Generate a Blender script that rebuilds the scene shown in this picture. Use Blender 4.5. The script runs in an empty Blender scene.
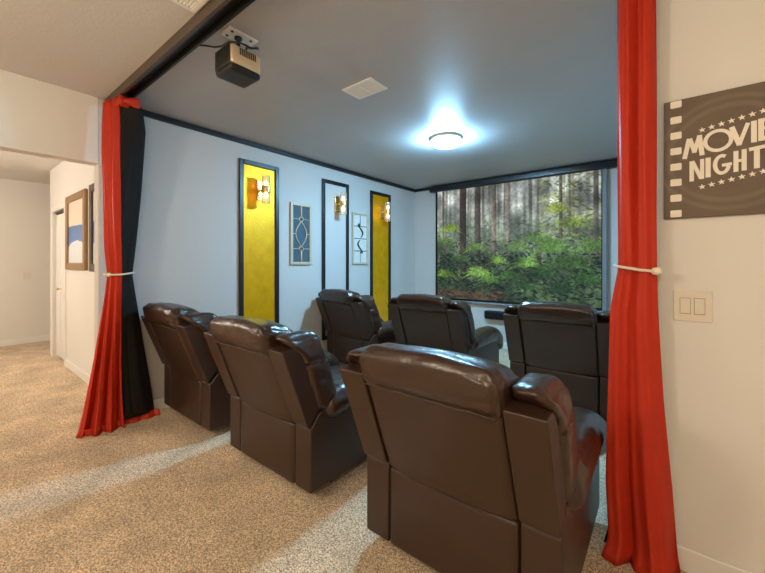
import bpy, bmesh, math, random
import numpy as np
from mathutils import Vector, Matrix, noise

random.seed(7)
PI = math.pi
SC = bpy.context.scene
COL = SC.collection
SC.view_settings.view_transform = 'Standard'
SC.view_settings.look = 'None'
SC.view_settings.gamma = 1.0
SC.view_settings.use_curve_mapping = False
SC.view_settings.exposure = 0.0


def lin(r, g, b):
    f = lambda v: v / 255 / 12.92 if v / 255 <= 0.04045 else ((v / 255 + 0.055) / 1.055) ** 2.4
    return (f(r), f(g), f(b), 1.0)


# ------------------------------------------------------------------ materials
def new_mat(name):
    m = bpy.data.materials.new(name)
    m.use_nodes = True
    nt = m.node_tree
    return m, nt, nt.nodes['Principled BSDF']


def mat(name, col, rough=0.5, metal=0.0, var=0.0, vscale=8.0, bump=0.0, bscale=200.0, spec=0.5, bdist=0.002,
        bdetail=3.0, coat=0.0, sheen=0.0, stretch=(1, 1, 1)):
    m, nt, b = new_mat(name)
    c = col if len(col) == 4 else (*col, 1.0)
    b.inputs['Roughness'].default_value = rough
    b.inputs['Metallic'].default_value = metal
    b.inputs['Specular IOR Level'].default_value = spec
    b.inputs['Coat Weight'].default_value = coat
    b.inputs['Sheen Weight'].default_value = sheen
    tc = nt.nodes.new('ShaderNodeTexCoord')
    mp = nt.nodes.new('ShaderNodeMapping')
    mp.inputs['Scale'].default_value = stretch
    nt.links.new(tc.outputs['Object'], mp.inputs['Vector'])
    n = nt.nodes.new('ShaderNodeTexNoise')
    n.inputs['Scale'].default_value = vscale
    n.inputs['Detail'].default_value = 5
    nt.links.new(mp.outputs['Vector'], n.inputs['Vector'])
    r = nt.nodes.new('ShaderNodeMapRange')
    r.inputs['To Min'].default_value = 1 - var
    r.inputs['To Max'].default_value = 1 + var
    nt.links.new(n.outputs['Fac'], r.inputs['Value'])
    mx = nt.nodes.new('ShaderNodeVectorMath')
    mx.operation = 'SCALE'
    mx.inputs[0].default_value = c[:3]
    nt.links.new(r.outputs['Result'], mx.inputs['Scale'])
    nt.links.new(mx.outputs['Vector'], b.inputs['Base Color'])
    if bump > 0:
        n2 = nt.nodes.new('ShaderNodeTexNoise')
        n2.inputs['Scale'].default_value = bscale
        n2.inputs['Detail'].default_value = bdetail
        nt.links.new(mp.outputs['Vector'], n2.inputs['Vector'])
        bp = nt.nodes.new('ShaderNodeBump')
        bp.inputs['Strength'].default_value = bump
        bp.inputs['Distance'].default_value = bdist
        nt.links.new(n2.outputs['Fac'], bp.inputs['Height'])
        nt.links.new(bp.outputs['Normal'], b.inputs['Normal'])
    return m


def emit_mat(name, col, strength):
    m, nt, b = new_mat(name)
    b.inputs['Base Color'].default_value = (0.8, 0.8, 0.8, 1)
    b.inputs['Emission Color'].default_value = (*col[:3], 1)
    b.inputs['Emission Strength'].default_value = strength
    return m


WARM = (1.0, 0.84, 0.62)
COOL = (0.46, 0.72, 1.0)

M = {}
M['lobby_wall'] = mat('cream wall paint', (0.74, 0.72, 0.68), 0.75, var=0.02, vscale=2, bump=0.25, bscale=90, bdist=0.0015)
M['theatre_wall'] = mat('pale wall paint', (0.58, 0.545, 0.515), 0.7, var=0.02, vscale=2, bump=0.25, bscale=90, bdist=0.0015)
M['lobby_ceiling'] = mat('white ceiling texture', (0.66, 0.64, 0.62), 0.85, bump=0.5, bscale=60, bdist=0.003)
M['dark_ceiling'] = mat('charcoal satin ceiling', (0.48, 0.46, 0.46), 0.46, var=0.05, vscale=3, bump=0.35, bscale=45, bdist=0.003, spec=0.5)
M['trim_white'] = mat('white trim paint', (0.80, 0.79, 0.76), 0.4)
M['trim_black'] = mat('black trim paint', (0.012, 0.013, 0.016), 0.35)
M['brown_board'] = mat('dark brown board', (0.085, 0.062, 0.045), 0.45, var=0.25, vscale=6, stretch=(1, 8, 8))
M['black_metal'] = mat('black metal', (0.012, 0.012, 0.012), 0.35, metal=0.3)
M['black_plastic'] = mat('black plastic', (0.014, 0.014, 0.015), 0.42, bump=0.2, bscale=500)
M['white_plastic'] = mat('white plastic', (0.88, 0.87, 0.84), 0.4)
M['leather'] = mat('espresso leather', (0.038, 0.0175, 0.0105), 0.42, var=0.12, vscale=5, bump=0.25, bscale=170, bdist=0.0012, spec=0.55)
M['leather_puff'] = mat('espresso leather cushion', (0.039, 0.0185, 0.0110), 0.30, var=0.12, vscale=5, bump=0.6, bscale=24, bdist=0.007, spec=0.65, bdetail=5)
M['red'] = mat('red satin cloth', (0.50, 0.033, 0.012), 0.55, var=0.06, vscale=20, bump=0.12, bscale=500, spec=0.25)
M['black_cloth'] = mat('black satin cloth', (0.010, 0.008, 0.007), 0.7, bump=0.12, bscale=500, spec=0.2)
M['cord'] = mat('cream cord', (0.72, 0.66, 0.56), 0.7, bump=0.3, bscale=300)
M['wood_bead'] = mat('pale bead', (0.80, 0.72, 0.58), 0.4)
M['brass'] = mat('brass', (0.80, 0.56, 0.22), 0.25, metal=1.0)
M['bronze'] = mat('bronze casing', (0.74, 0.58, 0.38), 0.38, metal=0.35)
M['wood_gold'] = mat('gilded brown wood', (0.26, 0.14, 0.05), 0.35, var=0.3, vscale=14, stretch=(1, 1, 0.2))
M['dark_wood'] = mat('dark frame wood', (0.05, 0.03, 0.02), 0.4)
M['champagne'] = mat('champagne frame', (0.60, 0.50, 0.36), 0.45, metal=0.2)
M['lead'] = mat('dark came', (0.07, 0.065, 0.06), 0.4, metal=0.5)
M['glass_blue'] = mat('slate blue mirror', (0.10, 0.15, 0.19), 0.22, metal=0.25, var=0.15, vscale=5)
M['glass_cream'] = mat('milky glass', (0.72, 0.70, 0.64), 0.25, var=0.1, vscale=12)
M['switch'] = mat('almond switch plate', (0.72, 0.66, 0.56), 0.4)
M['sign_panel'] = None


def carpet_mat():
    m, nt, b = new_mat('tan cut pile carpet')
    b.inputs['Roughness'].default_value = 1.0
    b.inputs['Specular IOR Level'].default_value = 0.1
    b.inputs['Sheen Weight'].default_value = 0.15
    tc = nt.nodes.new('ShaderNodeTexCoord')
    fine = nt.nodes.new('ShaderNodeTexNoise')
    fine.inputs['Scale'].default_value = 115
    fine.inputs['Detail'].default_value = 6
    fine.inputs['Roughness'].default_value = 0.75
    big = nt.nodes.new('ShaderNodeTexNoise')
    big.inputs['Scale'].default_value = 3.4
    big.inputs['Detail'].default_value = 6
    for n in (fine, big):
        nt.links.new(tc.outputs['Object'], n.inputs['Vector'])
    ramp = nt.nodes.new('ShaderNodeValToRGB')
    e = ramp.color_ramp.elements
    e[0].position = 0.36
    e[0].color = (0.25, 0.175, 0.108, 1)
    e[1].position = 0.64
    e[1].color = (1.0, 0.78, 0.54, 1)
    tuft = nt.nodes.new('ShaderNodeTexVoronoi')
    tuft.inputs['Scale'].default_value = 190
    nt.links.new(tc.outputs['Object'], tuft.inputs['Vector'])
    sep = nt.nodes.new('ShaderNodeSeparateColor')
    nt.links.new(tuft.outputs['Color'], sep.inputs['Color'])
    mixn = nt.nodes.new('ShaderNodeMix')
    mixn.inputs['Factor'].default_value = 0.26
    nt.links.new(fine.outputs['Fac'], mixn.inputs[2])
    nt.links.new(sep.outputs['Red'], mixn.inputs[3])
    nt.links.new(mixn.outputs[0], ramp.inputs['Fac'])
    mr = nt.nodes.new('ShaderNodeMapRange')
    mr.inputs['From Min'].default_value = 0.3
    mr.inputs['From Max'].default_value = 0.7
    mr.inputs['To Min'].default_value = 0.80
    mr.inputs['To Max'].default_value = 1.20
    nt.links.new(big.outputs['Fac'], mr.inputs['Value'])
    sc = nt.nodes.new('ShaderNodeVectorMath')
    sc.operation = 'SCALE'
    nt.links.new(ramp.outputs['Color'], sc.inputs[0])
    nt.links.new(mr.outputs['Result'], sc.inputs['Scale'])
    nt.links.new(sc.outputs['Vector'], b.inputs['Base Color'])
    bp = nt.nodes.new('ShaderNodeBump')
    bp.inputs['Strength'].default_value = 0.7
    bp.inputs['Distance'].default_value = 0.012
    nt.links.new(fine.outputs['Fac'], bp.inputs['Height'])
    nt.links.new(bp.outputs['Normal'], b.inputs['Normal'])
    return m


M['carpet'] = carpet_mat()


def gold_mat():
    m, nt, b = new_mat('textured gold wallpaper')
    b.inputs['Roughness'].default_value = 0.42
    b.inputs['Metallic'].default_value = 0.5
    tc = nt.nodes.new('ShaderNodeTexCoord')
    v = nt.nodes.new('ShaderNodeTexVoronoi')
    v.inputs['Scale'].default_value = 60
    n = nt.nodes.new('ShaderNodeTexNoise')
    n.inputs['Scale'].default_value = 7
    n.inputs['Detail'].default_value = 6
    for t in (v, n):
        nt.links.new(tc.outputs['Object'], t.inputs['Vector'])
    ramp = nt.nodes.new('ShaderNodeValToRGB')
    e = ramp.color_ramp.elements
    e[0].position = 0.3
    e[0].color = (0.86, 0.37, 0.001, 1)
    e[1].position = 0.7
    e[1].color = (1.0, 0.49, 0.003, 1)
    nt.links.new(n.outputs['Fac'], ramp.inputs['Fac'])
    nt.links.new(ramp.outputs['Color'], b.inputs['Base Color'])
    bp = nt.nodes.new('ShaderNodeBump')
    bp.inputs['Strength'].default_value = 0.35
    bp.inputs['Distance'].default_value = 0.004
    nt.links.new(v.outputs['Distance'], bp.inputs['Height'])
    nt.links.new(bp.outputs['Normal'], b.inputs['Normal'])
    return m


M['gold'] = gold_mat()


def glass_mat(name, col=(1, 1, 1), rough=0.05):
    m, nt, b = new_mat(name)
    b.inputs['Base Color'].default_value = (*col, 1)
    b.inputs['Transmission Weight'].default_value = 0.85
    b.inputs['Roughness'].default_value = rough
    b.inputs['IOR'].default_value = 1.3
    return m


M['crystal'] = glass_mat('sconce crystal', (1, 0.95, 0.85), 0.15)


# ------------------------------------------------------------------ mesh helpers
def add_box(bm, x0, x1, y0, y1, z0, z1):
    vs = [bm.verts.new(p) for p in ((x0, y0, z0), (x1, y0, z0), (x1, y1, z0), (x0, y1, z0),
                                    (x0, y0, z1), (x1, y0, z1), (x1, y1, z1), (x0, y1, z1))]
    for f in ((3, 2, 1, 0), (4, 5, 6, 7), (0, 1, 5, 4), (1, 2, 6, 5), (2, 3, 7, 6), (3, 0, 4, 7)):
        bm.faces.new([vs[i] for i in f])


def bx(*boxes):
    bm = bmesh.new()
    for b in boxes:
        add_box(bm, *b)
    return bm


def add_prism(bm, poly, axis, a0, a1):
    """poly: 2D points; axis 'x' -> poly in (y,z); 'y' -> (x,z); 'z' -> (x,y)."""
    def P(p, a):
        return {'x': (a, p[0], p[1]), 'y': (p[0], a, p[1]), 'z': (p[0], p[1], a)}[axis]
    lo = [bm.verts.new(P(p, a0)) for p in poly]
    hi = [bm.verts.new(P(p, a1)) for p in poly]
    n = len(poly)
    bm.faces.new(lo)
    bm.faces.new(hi[::-1])
    for i in range(n):
        bm.faces.new((lo[i], hi[i], hi[(i + 1) % n], lo[(i + 1) % n]))


def add_tube(bm, pts, r, seg=10, closed=False):
    pts = [Vector(p) for p in pts]
    rings = []
    n = len(pts)
    prev = None
    for i, p in enumerate(pts):
        if closed:
            t = (pts[(i + 1) % n] - pts[i - 1]).normalized()
        else:
            t = (pts[min(i + 1, n - 1)] - pts[max(i - 1, 0)]).normalized()
        if prev is None:
            a = Vector((0, 0, 1)) if abs(t.z) < 0.9 else Vector((1, 0, 0))
            nrm = (a - t * a.dot(t)).normalized()
        else:
            nrm = (prev - t * prev.dot(t)).normalized()
        prev = nrm
        bi = t.cross(nrm)
        rr = r[i] if isinstance(r, (list, tuple)) else r
        rings.append([bm.verts.new(p + (nrm * math.cos(k * 2 * PI / seg) + bi * math.sin(k * 2 * PI / seg)) * rr) for k in range(seg)])
    m = n if closed else n - 1
    for i in range(m):
        A, B = rings[i], rings[(i + 1) % n]
        for k in range(seg):
            bm.faces.new((A[k], A[(k + 1) % seg], B[(k + 1) % seg], B[k]))
    if not closed:
        bm.faces.new(rings[0][::-1])
        bm.faces.new(rings[-1])


def add_lathe(bm, prof, c, axis='z', seg=32):
    """prof: list of (radius, along)."""
    cx, cy, cz = c
    rings = []
    for r, a in prof:
        ring = []
        for k in range(seg):
            t = k * 2 * PI / seg
            u, v = r * math.cos(t), r * math.sin(t)
            p = {'z': (cx + u, cy + v, cz + a), 'y': (cx + u, cy + a, cz + v), 'x': (cx + a, cy + u, cz + v)}[axis]
            ring.append(bm.verts.new(p))
        rings.append(ring)
    for A, B in zip(rings, rings[1:]):
        for k in range(seg):
            bm.faces.new((A[k], A[(k + 1) % seg], B[(k + 1) % seg], B[k]))
    bm.faces.new(rings[0][::-1])
    bm.faces.new(rings[-1])


def rbox(x0, x1, y0, y1, z0, z1, r, n=(10, 10, 10), fn=None):
    """Rounded box with a grid on every face; fn(Vector, unit position in -1..1) deforms it."""
    bm = bmesh.new()
    c = Vector(((x0 + x1) / 2, (y0 + y1) / 2, (z0 + z1) / 2))
    h = Vector(((x1 - x0) / 2, (y1 - y0) / 2, (z1 - z0) / 2))
    rr = min(r, h.x, h.y, h.z)
    verts = {}

    def V(i, j, k):
        key = (i, j, k)
        if key in verts:
            return verts[key]
        u = Vector((2 * i / n[0] - 1, 2 * j / n[1] - 1, 2 * k / n[2] - 1))
        # gather more grid lines into the rounded edges
        u = Vector([math.sin(a * PI / 2) * 0.5 + a * 0.5 for a in u])
        p = Vector((u.x * h.x, u.y * h.y, u.z * h.z))
        core = Vector([max(-(h[a] - rr), min(h[a] - rr, p[a])) for a in range(3)])
        d = p - core
        if d.length > 1e-9:
            p = core + d.normalized() * rr if max(abs(d.x), abs(d.y), abs(d.z)) > 1e-6 and d.length > rr else core + d * 1.0
        q = c + p
        if fn:
            q = fn(q, u)
        verts[key] = bm.verts.new(q)
        return verts[key]

    def face(a, b, cc, d):
        bm.faces.new((V(*a), V(*b), V(*cc), V(*d)))
    nx, ny, nz = n
    for i in range(nx):
        for j in range(ny):
            face((i, j, 0), (i, j + 1, 0), (i + 1, j + 1, 0), (i + 1, j, 0))
            face((i, j, nz), (i + 1, j, nz), (i + 1, j + 1, nz), (i, j + 1, nz))
    for i in range(nx):
        for k in range(nz):
            face((i, 0, k), (i + 1, 0, k), (i + 1, 0, k + 1), (i, 0, k + 1))
            face((i, ny, k), (i, ny, k + 1), (i + 1, ny, k + 1), (i + 1, ny, k))
    for j in range(ny):
        for k in range(nz):
            face((0, j, k), (0, j, k + 1), (0, j + 1, k + 1), (0, j + 1, k))
            face((nx, j, k), (nx, j + 1, k), (nx, j + 1, k + 1), (nx, j, k + 1))
    return bm


def obj(name, bm, m, parent=None, smooth=False, bevel=0.0, segs=2):
    me = bpy.data.meshes.new(name)
    bmesh.ops.recalc_face_normals(bm, faces=bm.faces[:])
    bm.to_mesh(me)
    bm.free()
    if smooth:
        for p in me.polygons:
            p.use_smooth = True
    me.materials.append(M[m] if isinstance(m, str) else m)
    o = bpy.data.objects.new(name, me)
    COL.objects.link(o)
    if parent:
        o.parent = parent
    if bevel > 0:
        md = o.modifiers.new('bevel', 'BEVEL')
        md.width = bevel
        md.segments = segs
        md.limit_method = 'ANGLE'
        md.angle_limit = math.radians(40)
        md.harden_normals = False
    return o


def tag(o, label, cat, group=None):
    o['label'] = label
    o['category'] = cat
    if group:
        o['group'] = group
    return o


def thing(name, label, cat, loc=(0, 0, 0), rz=0.0, group=None):
    o = bpy.data.objects.new(name, None)
    o.empty_display_size = 0.1
    o.location = loc
    o.rotation_euler = (0, 0, rz)
    COL.objects.link(o)
    return tag(o, label, cat, group)


def struct(name, bm, m, **k):
    o = obj(name, bm, m, **k)
    o['kind'] = 'structure'
    return o


def copy_tree(o, parent=None):
    c = o.copy()
    COL.objects.link(c)
    if parent:
        c.parent = parent
    for ch in list(o.children):
        copy_tree(ch, c)
    return c


# ------------------------------------------------------------------ setting
H = 2.74           # ceiling height
XL = -3.69         # theatre left wall
YB = 5.65          # back wall
XR = -0.03         # theatre right wall
YS = 2.08          # wall that carries the film sign
YJ = 0.857         # end of the left wall at the hallway opening
ZH = 2.205         # head of that opening
XF = -8.45         # far hallway wall

struct('floor', bx((XF - 0.12, 3.4, -4.2, 6.0, -0.1, 0.0)), 'carpet')
struct('ceiling', bx((XL - 0.12, 3.4, -4.2, 0.91, H, H + 0.1), (0.0, 3.4, 0.91, YS + 0.1, H, H + 0.1),
                     (XF - 0.12, XL - 0.12, -4.2, 3.2, H, H + 0.1)), 'lobby_ceiling')
struct('ceiling_dark', bx((XL - 0.12, 0.0, 0.91, YB + 0.12, H, H + 0.1)), 'dark_ceiling')
struct('wall_left', bx((XL - 0.12, XL, YJ, YB + 0.12, 0, H)), 'theatre_wall', bevel=0.012)
struct('wall_header', bx((XL - 0.12, XL, -1.6, YJ, ZH, H), (XL - 0.12, XL, -4.2, -1.6, 0, H)), 'lobby_wall')
struct('wall_back', bx((XL, XR + 0.12, YB, YB + 0.12, 0, H)), 'theatre_wall')
struct('wall_right', bx((XR, XR + 0.12, YS + 0.12, YB, 0, H)), 'theatre_wall')
struct('wall_front', bx((XR, 3.4, YS, YS + 0.12, 0, H)), 'lobby_wall', bevel=0.015, segs=3)
struct('wall_lobby_right', bx((3.28, 3.4, -4.2, YS, 0, H)), 'lobby_wall')
struct('wall_lobby_rear', bx((XF, 3.28, -4.2, -4.08, 0, H)), 'lobby_wall')
struct('wall_hall_far', bx((XF - 0.12, XF, -4.2, 3.2, 0, H)), 'lobby_wall')
DX0, DX1 = -6.98, -6.24
YP = 1.10
struct('wall_hall_side', bx((-7.22, DX0, YP, YP + 0.12, 0, H), (DX1, XL - 0.12, YP, YP + 0.12, 0, H),
                            (DX0, DX1, YP, YP + 0.12, 2.10, H), (-7.22, -7.10, YP + 0.12, 3.2, 0, H)), 'lobby_wall')
struct('wall_hall_end', bx((XF, -7.10, 3.2, 3.32, 0, H)), 'lobby_wall')

# baseboards
BB = 0.105


def baseboard(name, x0, x1, y0, y1):
    struct(name, bx((x0, x1, y0, y1, 0, BB)), 'trim_white', bevel=0.006)


baseboard('baseboard_left', XL, XL + 0.014, YJ, YB)
baseboard('baseboard_back', XL + 0.014, XR, YB - 0.014, YB)
baseboard('baseboard_front', XR - 0.0, 3.28, YS - 0.014, YS)
baseboard('baseboard_hall_side', DX1 + 0.06, XL - 0.12, YP - 0.014, YP)
baseboard('baseboard_hall_far', XF, XF + 0.014, -4.08, 3.2)
baseboard('baseboard_jamb', XL - 0.12, XL + 0.014, YJ - 0.014, YJ)

# black ceiling trim
struct('trim_1', bx((XL, XL + 0.035, 0.98, YB, H - 0.05, H)), 'trim_black', bevel=0.006)
struct('trim_2', bx((XL + 0.035, XR, YB - 0.035, YB, H - 0.05, H)), 'trim_black', bevel=0.006)
# ledge shadow line on the header of the hallway opening
struct('trim_3', bx((XL - 0.12, XL + 0.006, -1.6, YJ, ZH - 0.012, ZH)), 'lobby_wall')

# hallway closet door
d = bpy.data.objects.new('door_1', None)
COL.objects.link(d)
d['kind'] = 'structure'
bm = bx((DX0 + 0.02, DX1 - 0.38, YP + 0.03, YP + 0.06, 0.02, 2.06), (DX1 - 0.36, DX1 - 0.01, YP + 0.03, YP + 0.06, 0.02, 2.06))
for x0 in (DX0 + 0.07, DX1 - 0.31):
    for z0, z1 in ((0.2, 0.95), (1.05, 1.9)):
        add_box(bm, x0, x0 + 0.25, YP + 0.018, YP + 0.034, z0, z1)
obj('door_leaf', bm, 'trim_white', d, bevel=0.008)
obj('door_casing', bx((DX0 - 0.06, DX0, YP - 0.016, YP, 0, 2.16), (DX1, DX1 + 0.06, YP - 0.016, YP, 0, 2.16),
                      (DX0, DX1, YP - 0.016, YP, 2.10, 2.16)), 'trim_white', d, bevel=0.005)
obj('door_track', bx((DX0, DX1, YP + 0.02, YP + 0.08, 2.07, 2.10)), 'black_metal', d)
bm = bmesh.new()
add_lathe(bm, [(0.006, 0), (0.006, -0.02), (0.018, -0.03), (0.016, -0.045), (0.004, -0.05)], (DX1 - 0.40, YP + 0.03, 1.0), 'y', 16)
obj('door_knob', bm, 'brass', d, smooth=True)

# ------------------------------------------------------------------ curtain beam
t = thing('curtain_track', 'long dark brown curtain beam with black rail under the ceiling above the left curtain', 'curtain track', (XL, 0.9, H))
TL = -XL + 0.0
obj('fascia', bx((0.002, TL, 0.0, 0.022, -0.068, 0)), 'brown_board', t, bevel=0.003)
obj('rail', bx((0.002, TL, 0.022, 0.036, -0.060, 0), (0.002, TL, 0.085, 0.10, -0.066, 0), (0.002, TL, 0.036, 0.085, -0.03, 0)), 'black_metal', t, bevel=0.002)
obj('return_rail', bx((TL - 0.06, TL - 0.0, 0.10, YS - 0.9 - 0.002, -0.066, 0)), 'black_metal', t, bevel=0.002)


# ------------------------------------------------------------------ recliner
LEAN = 0.178 / 0.47


def lean_y(z):
    """Rearward shift of the leaning back at height z."""
    return -LEAN * (z - 0.43) if z > 0.43 else 0.0


def wr(p, s, seed=0.0):
    return noise.noise(Vector((p.x * s + seed, p.y * s, p.z * s)))


def recliner():
    root = thing('recliner', '', 'recliner', (0, 0, 0), 0)
    HW, WW = 0.435, 0.14
    CI = HW - WW       # half width of the centre panel
    # base: rear skirt panel and body between the arms
    def f(p, u):
        q = p.copy()
        if u.y < -0.5:
            q.y -= 0.010 * (1 - u.x * u.x) * (1 - abs(u.z)) + 0.002 * wr(p, 9)
        return q
    obj('base', rbox(-CI + 0.003, CI - 0.003, 0.0, 0.74, 0.07, 0.428, 0.014, (18, 6, 14), f), 'leather', root, smooth=True)
    # back shell, centre panel
    def f(p, u):
        q = p.copy()
        q.y += lean_y(p.z)
        if u.y < 0:
            q.y -= 0.012 * (1 - u.x ** 4) * (1 - 0.5 * u.z) * 0.8 + 0.002 * wr(p, 8, 3)
            if u.z < -0.9:   # the lower seam sags a little in the middle
                q.z -= 0.012 * (1 - u.x * u.x)
        return q
    bk = obj('backrest', rbox(-CI + 0.002, CI - 0.002, 0.0, 0.11, 0.430, 0.925, 0.012, (18, 4, 18), f), 'leather', root, smooth=True)
    # head roll
    def f(p, u):
        q = p.copy()
        x = u.x
        ang = math.atan2(p.z - 0.93, p.y + 0.0)
        end = max(0.0, (abs(x) - 0.62) / 0.38)
        q.z += 0.020 * (1 - x * x) * max(0.0, u.z)
        q.z -= 0.014 * end * end * max(0.0, u.z)
        q.z -= 0.030 * max(0.0, u.y) * max(0.0, u.z)
        pleat = math.sin(ang * 11 + 1.7 * math.sin(p.x * 17)) * 0.0055 + math.sin(ang * 23 + p.x * 40) * 0.002
        k = 0.15 + end
        dv = Vector((0, p.y - 0.02, p.z - 0.94))
        if dv.length > 1e-6:
            q += dv.normalized() * (pleat * k + 0.006 * wr(p, 11, 5) * (0.5 + end))
        q.y += lean_y(0.93) + 0.30 * (0.93 - p.z)
        if u.y < 0:
            q.y -= 0.008 * max(0, 1 - u.z * u.z)
        return q
    hr = obj('headrest', rbox(-CI - 0.010, CI + 0.010, -0.016, 0.225, 0.846, 1.018, 0.055, (48, 24, 24), f), 'leather_puff', root, smooth=True)
    # stitched seam under the head roll
    pts = []
    for i in range(25):
        x = (-1 + 2 * i / 24) * (CI - 0.015)
        z = 0.862 + 0.003 * math.sin(i)
        pts.append((x, lean_y(z) - 0.017 - 0.002 * (1 - (x / CI) ** 2), z))
    bm = bmesh.new()
    add_tube(bm, pts, 0.0035, 6)
    obj('seam', bm, 'leather', hr, smooth=True)
    # cushion on the front of the back
    def f(p, u):
        q = p.copy()
        q.y += lean_y(p.z)
        if u.y > 0:
            q.y += 0.05 * (1 - u.x * u.x) * (1 - u.z * u.z) + 0.01 * wr(p, 8, 9)
        return q
    obj('back_cushion', rbox(-CI + 0.02, CI - 0.02, 0.09, 0.24, 0.46, 0.88, 0.06, (14, 10, 16), f), 'leather_puff', root, smooth=True)
    # seat
    def f(p, u):
        q = p.copy()
        if u.z > 0:
            q.z += 0.03 * (1 - u.x * u.x) * (1 - u.y * u.y) + 0.006 * wr(p, 9, 2)
        return q
    obj('seat', rbox(-CI + 0.01, CI - 0.01, 0.16, 0.90, 0.37, 0.48, 0.05, (14, 16, 8), f), 'leather_puff', root, smooth=True)
    obj('footrest', rbox(-CI + 0.01, CI - 0.01, 0.76, 0.91, 0.09, 0.38, 0.04, (12, 8, 12)), 'leather_puff', root, smooth=True)
    for s in (-1, 1):
        # hard shell wing beside the centre panel
        xa, xb = CI + 0.003, HW
        prof = [(-0.012, 0.443), (lean_y(0.9) - 0.008, 0.90), (lean_y(0.9) + 0.085, 0.912), (0.100, 0.570), (0.085, 0.545)]
        bm = bmesh.new()
        add_prism(bm, prof, 'x', min(s * xa, s * xb), max(s * xa, s * xb))
        w = obj('wing', bm, 'leather', root, bevel=0.007, segs=3)
        # puffed bolster in front of and over the wing
        def f(p, u, s=s):
            q = p.copy()
            q.y += lean_y(p.z)
            top = max(0.0, (p.z - 0.885) / 0.08)
            if u.y < 0:
                q.y -= 0.072 * min(1.0, top)
            edge = max(abs(u.x), abs(u.z))
            ang = p.z * 60 + 3 * math.sin(p.x * 30)
            q.y += 0.004 * math.sin(ang) * (0.3 + max(0.0, u.z))
            nn = wr(p, 14, 4 + s)
            q += Vector((u.x, u.y, u.z)) * (0.007 * nn)
            q.x += s * 0.012 * (1 - u.z * u.z) * max(0.0, u.x * s)
            # the seam corner at the top outer edge
            if u.z > 0.3:
                q.z -= 0.022 * max(0.0, u.x * s - 0.2)
            return q
        x0, x1 = sorted((s * (CI + 0.002), s * (HW + 0.012)))
        obj('bolster', rbox(x0, x1, 0.095, 0.280, 0.490, 0.980, 0.054, (16, 18, 34), f), 'leather_puff', w, smooth=True)
        # arm: side panel with a chamfered rear shoulder
        prof = [(0.004, 0.07), (0.004, 0.428), (0.072, 0.505), (0.80, 0.505), (0.90, 0.40), (0.90, 0.07)]
        bm = bmesh.new()
        add_prism(bm, prof, 'x', min(s * (CI + 0.003), s * HW), max(s * (CI + 0.003), s * HW))
        a = obj('arm', bm, 'leather', root, bevel=0.009, segs=3)
        def f(p, u, s=s):
            q = p.copy()
            if u.z > -0.2:
                q.z += 0.025 * math.sin(PI * (0.5 + 0.5 * u.y)) * max(0, 1 - u.x * u.x)
            fr = max(0.0, (p.y - 0.72) / 0.25)
            q.z -= 0.10 * fr * fr
            if u.z < 0:
                q.z -= 0.07 * fr
            pl = math.sin(p.y * 75 + 2 * math.sin(p.x * 20)) * 0.0028
            q.z += pl * max(0.0, abs(u.x) - 0.2)
            q += Vector((u.x, u.y, u.z)) * (0.006 * wr(p, 10, 6 + s))
            return q
        x0, x1 = sorted((s * (CI - 0.03), s * (HW + 0.044)))
        obj('arm_pad', rbox(x0, x1, 0.105, 0.985, 0.445, 0.600, 0.075, (16, 40, 14), f), 'leather_puff', a, smooth=True)
        for yy in (0.22, 0.70):
            bm = bmesh.new()
            add_lathe(bm, [(0.018, 0), (0.022, 0.01), (0.022, 0.075)], (s * 0.24, yy, 0), 'z', 14)
            obj('foot', bm, 'black_plastic', root, smooth=True)
    return root


proto = recliner()
CH = [  # x centre, y of rear face, turn, label
    (-0.703, 1.310, 0.0, 'large brown leather recliner nearest the viewer, beside the red curtain on the right'),
    (-1.985, 1.310, 0.0, 'brown leather recliner in the middle of the rear row, between two others'),
    (-3.172, 1.320, 0.0, 'dark leather recliner beside the red and black curtain'),
    (-3.17, 3.28, -7.0, 'black leather recliner in front of the pale framed panel'),
    (-1.990, 3.34, 0.0, 'black leather recliner below the left part of the screen'),
    (-0.71, 3.39, 0.0, 'black leather recliner in the front row partly hidden by the right curtain'),
]
for i, (x, y, a, lab) in enumerate(CH):
    o = proto if i == 0 else copy_tree(proto)
    o.location = (x, y, 0)
    o.rotation_euler = (0, 0, math.radians(a))
    o['label'] = lab
    o['group'] = 'leather recliners in two rows'


# ------------------------------------------------------------------ curtains
def interp(keys, z):
    """keys: list of (z, values...) from high z to low; smooth interpolation."""
    ks = sorted(keys, key=lambda k: -k[0])
    if z >= ks[0][0]:
        return ks[0][1:]
    for a, b in zip(ks, ks[1:]):
        if a[0] >= z >= b[0]:
            t = (a[0] - z) / (a[0] - b[0])
            return tuple(p + (q - p) * t for p, q in zip(a[1:], b[1:]))
    return ks[-1][1:]


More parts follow.
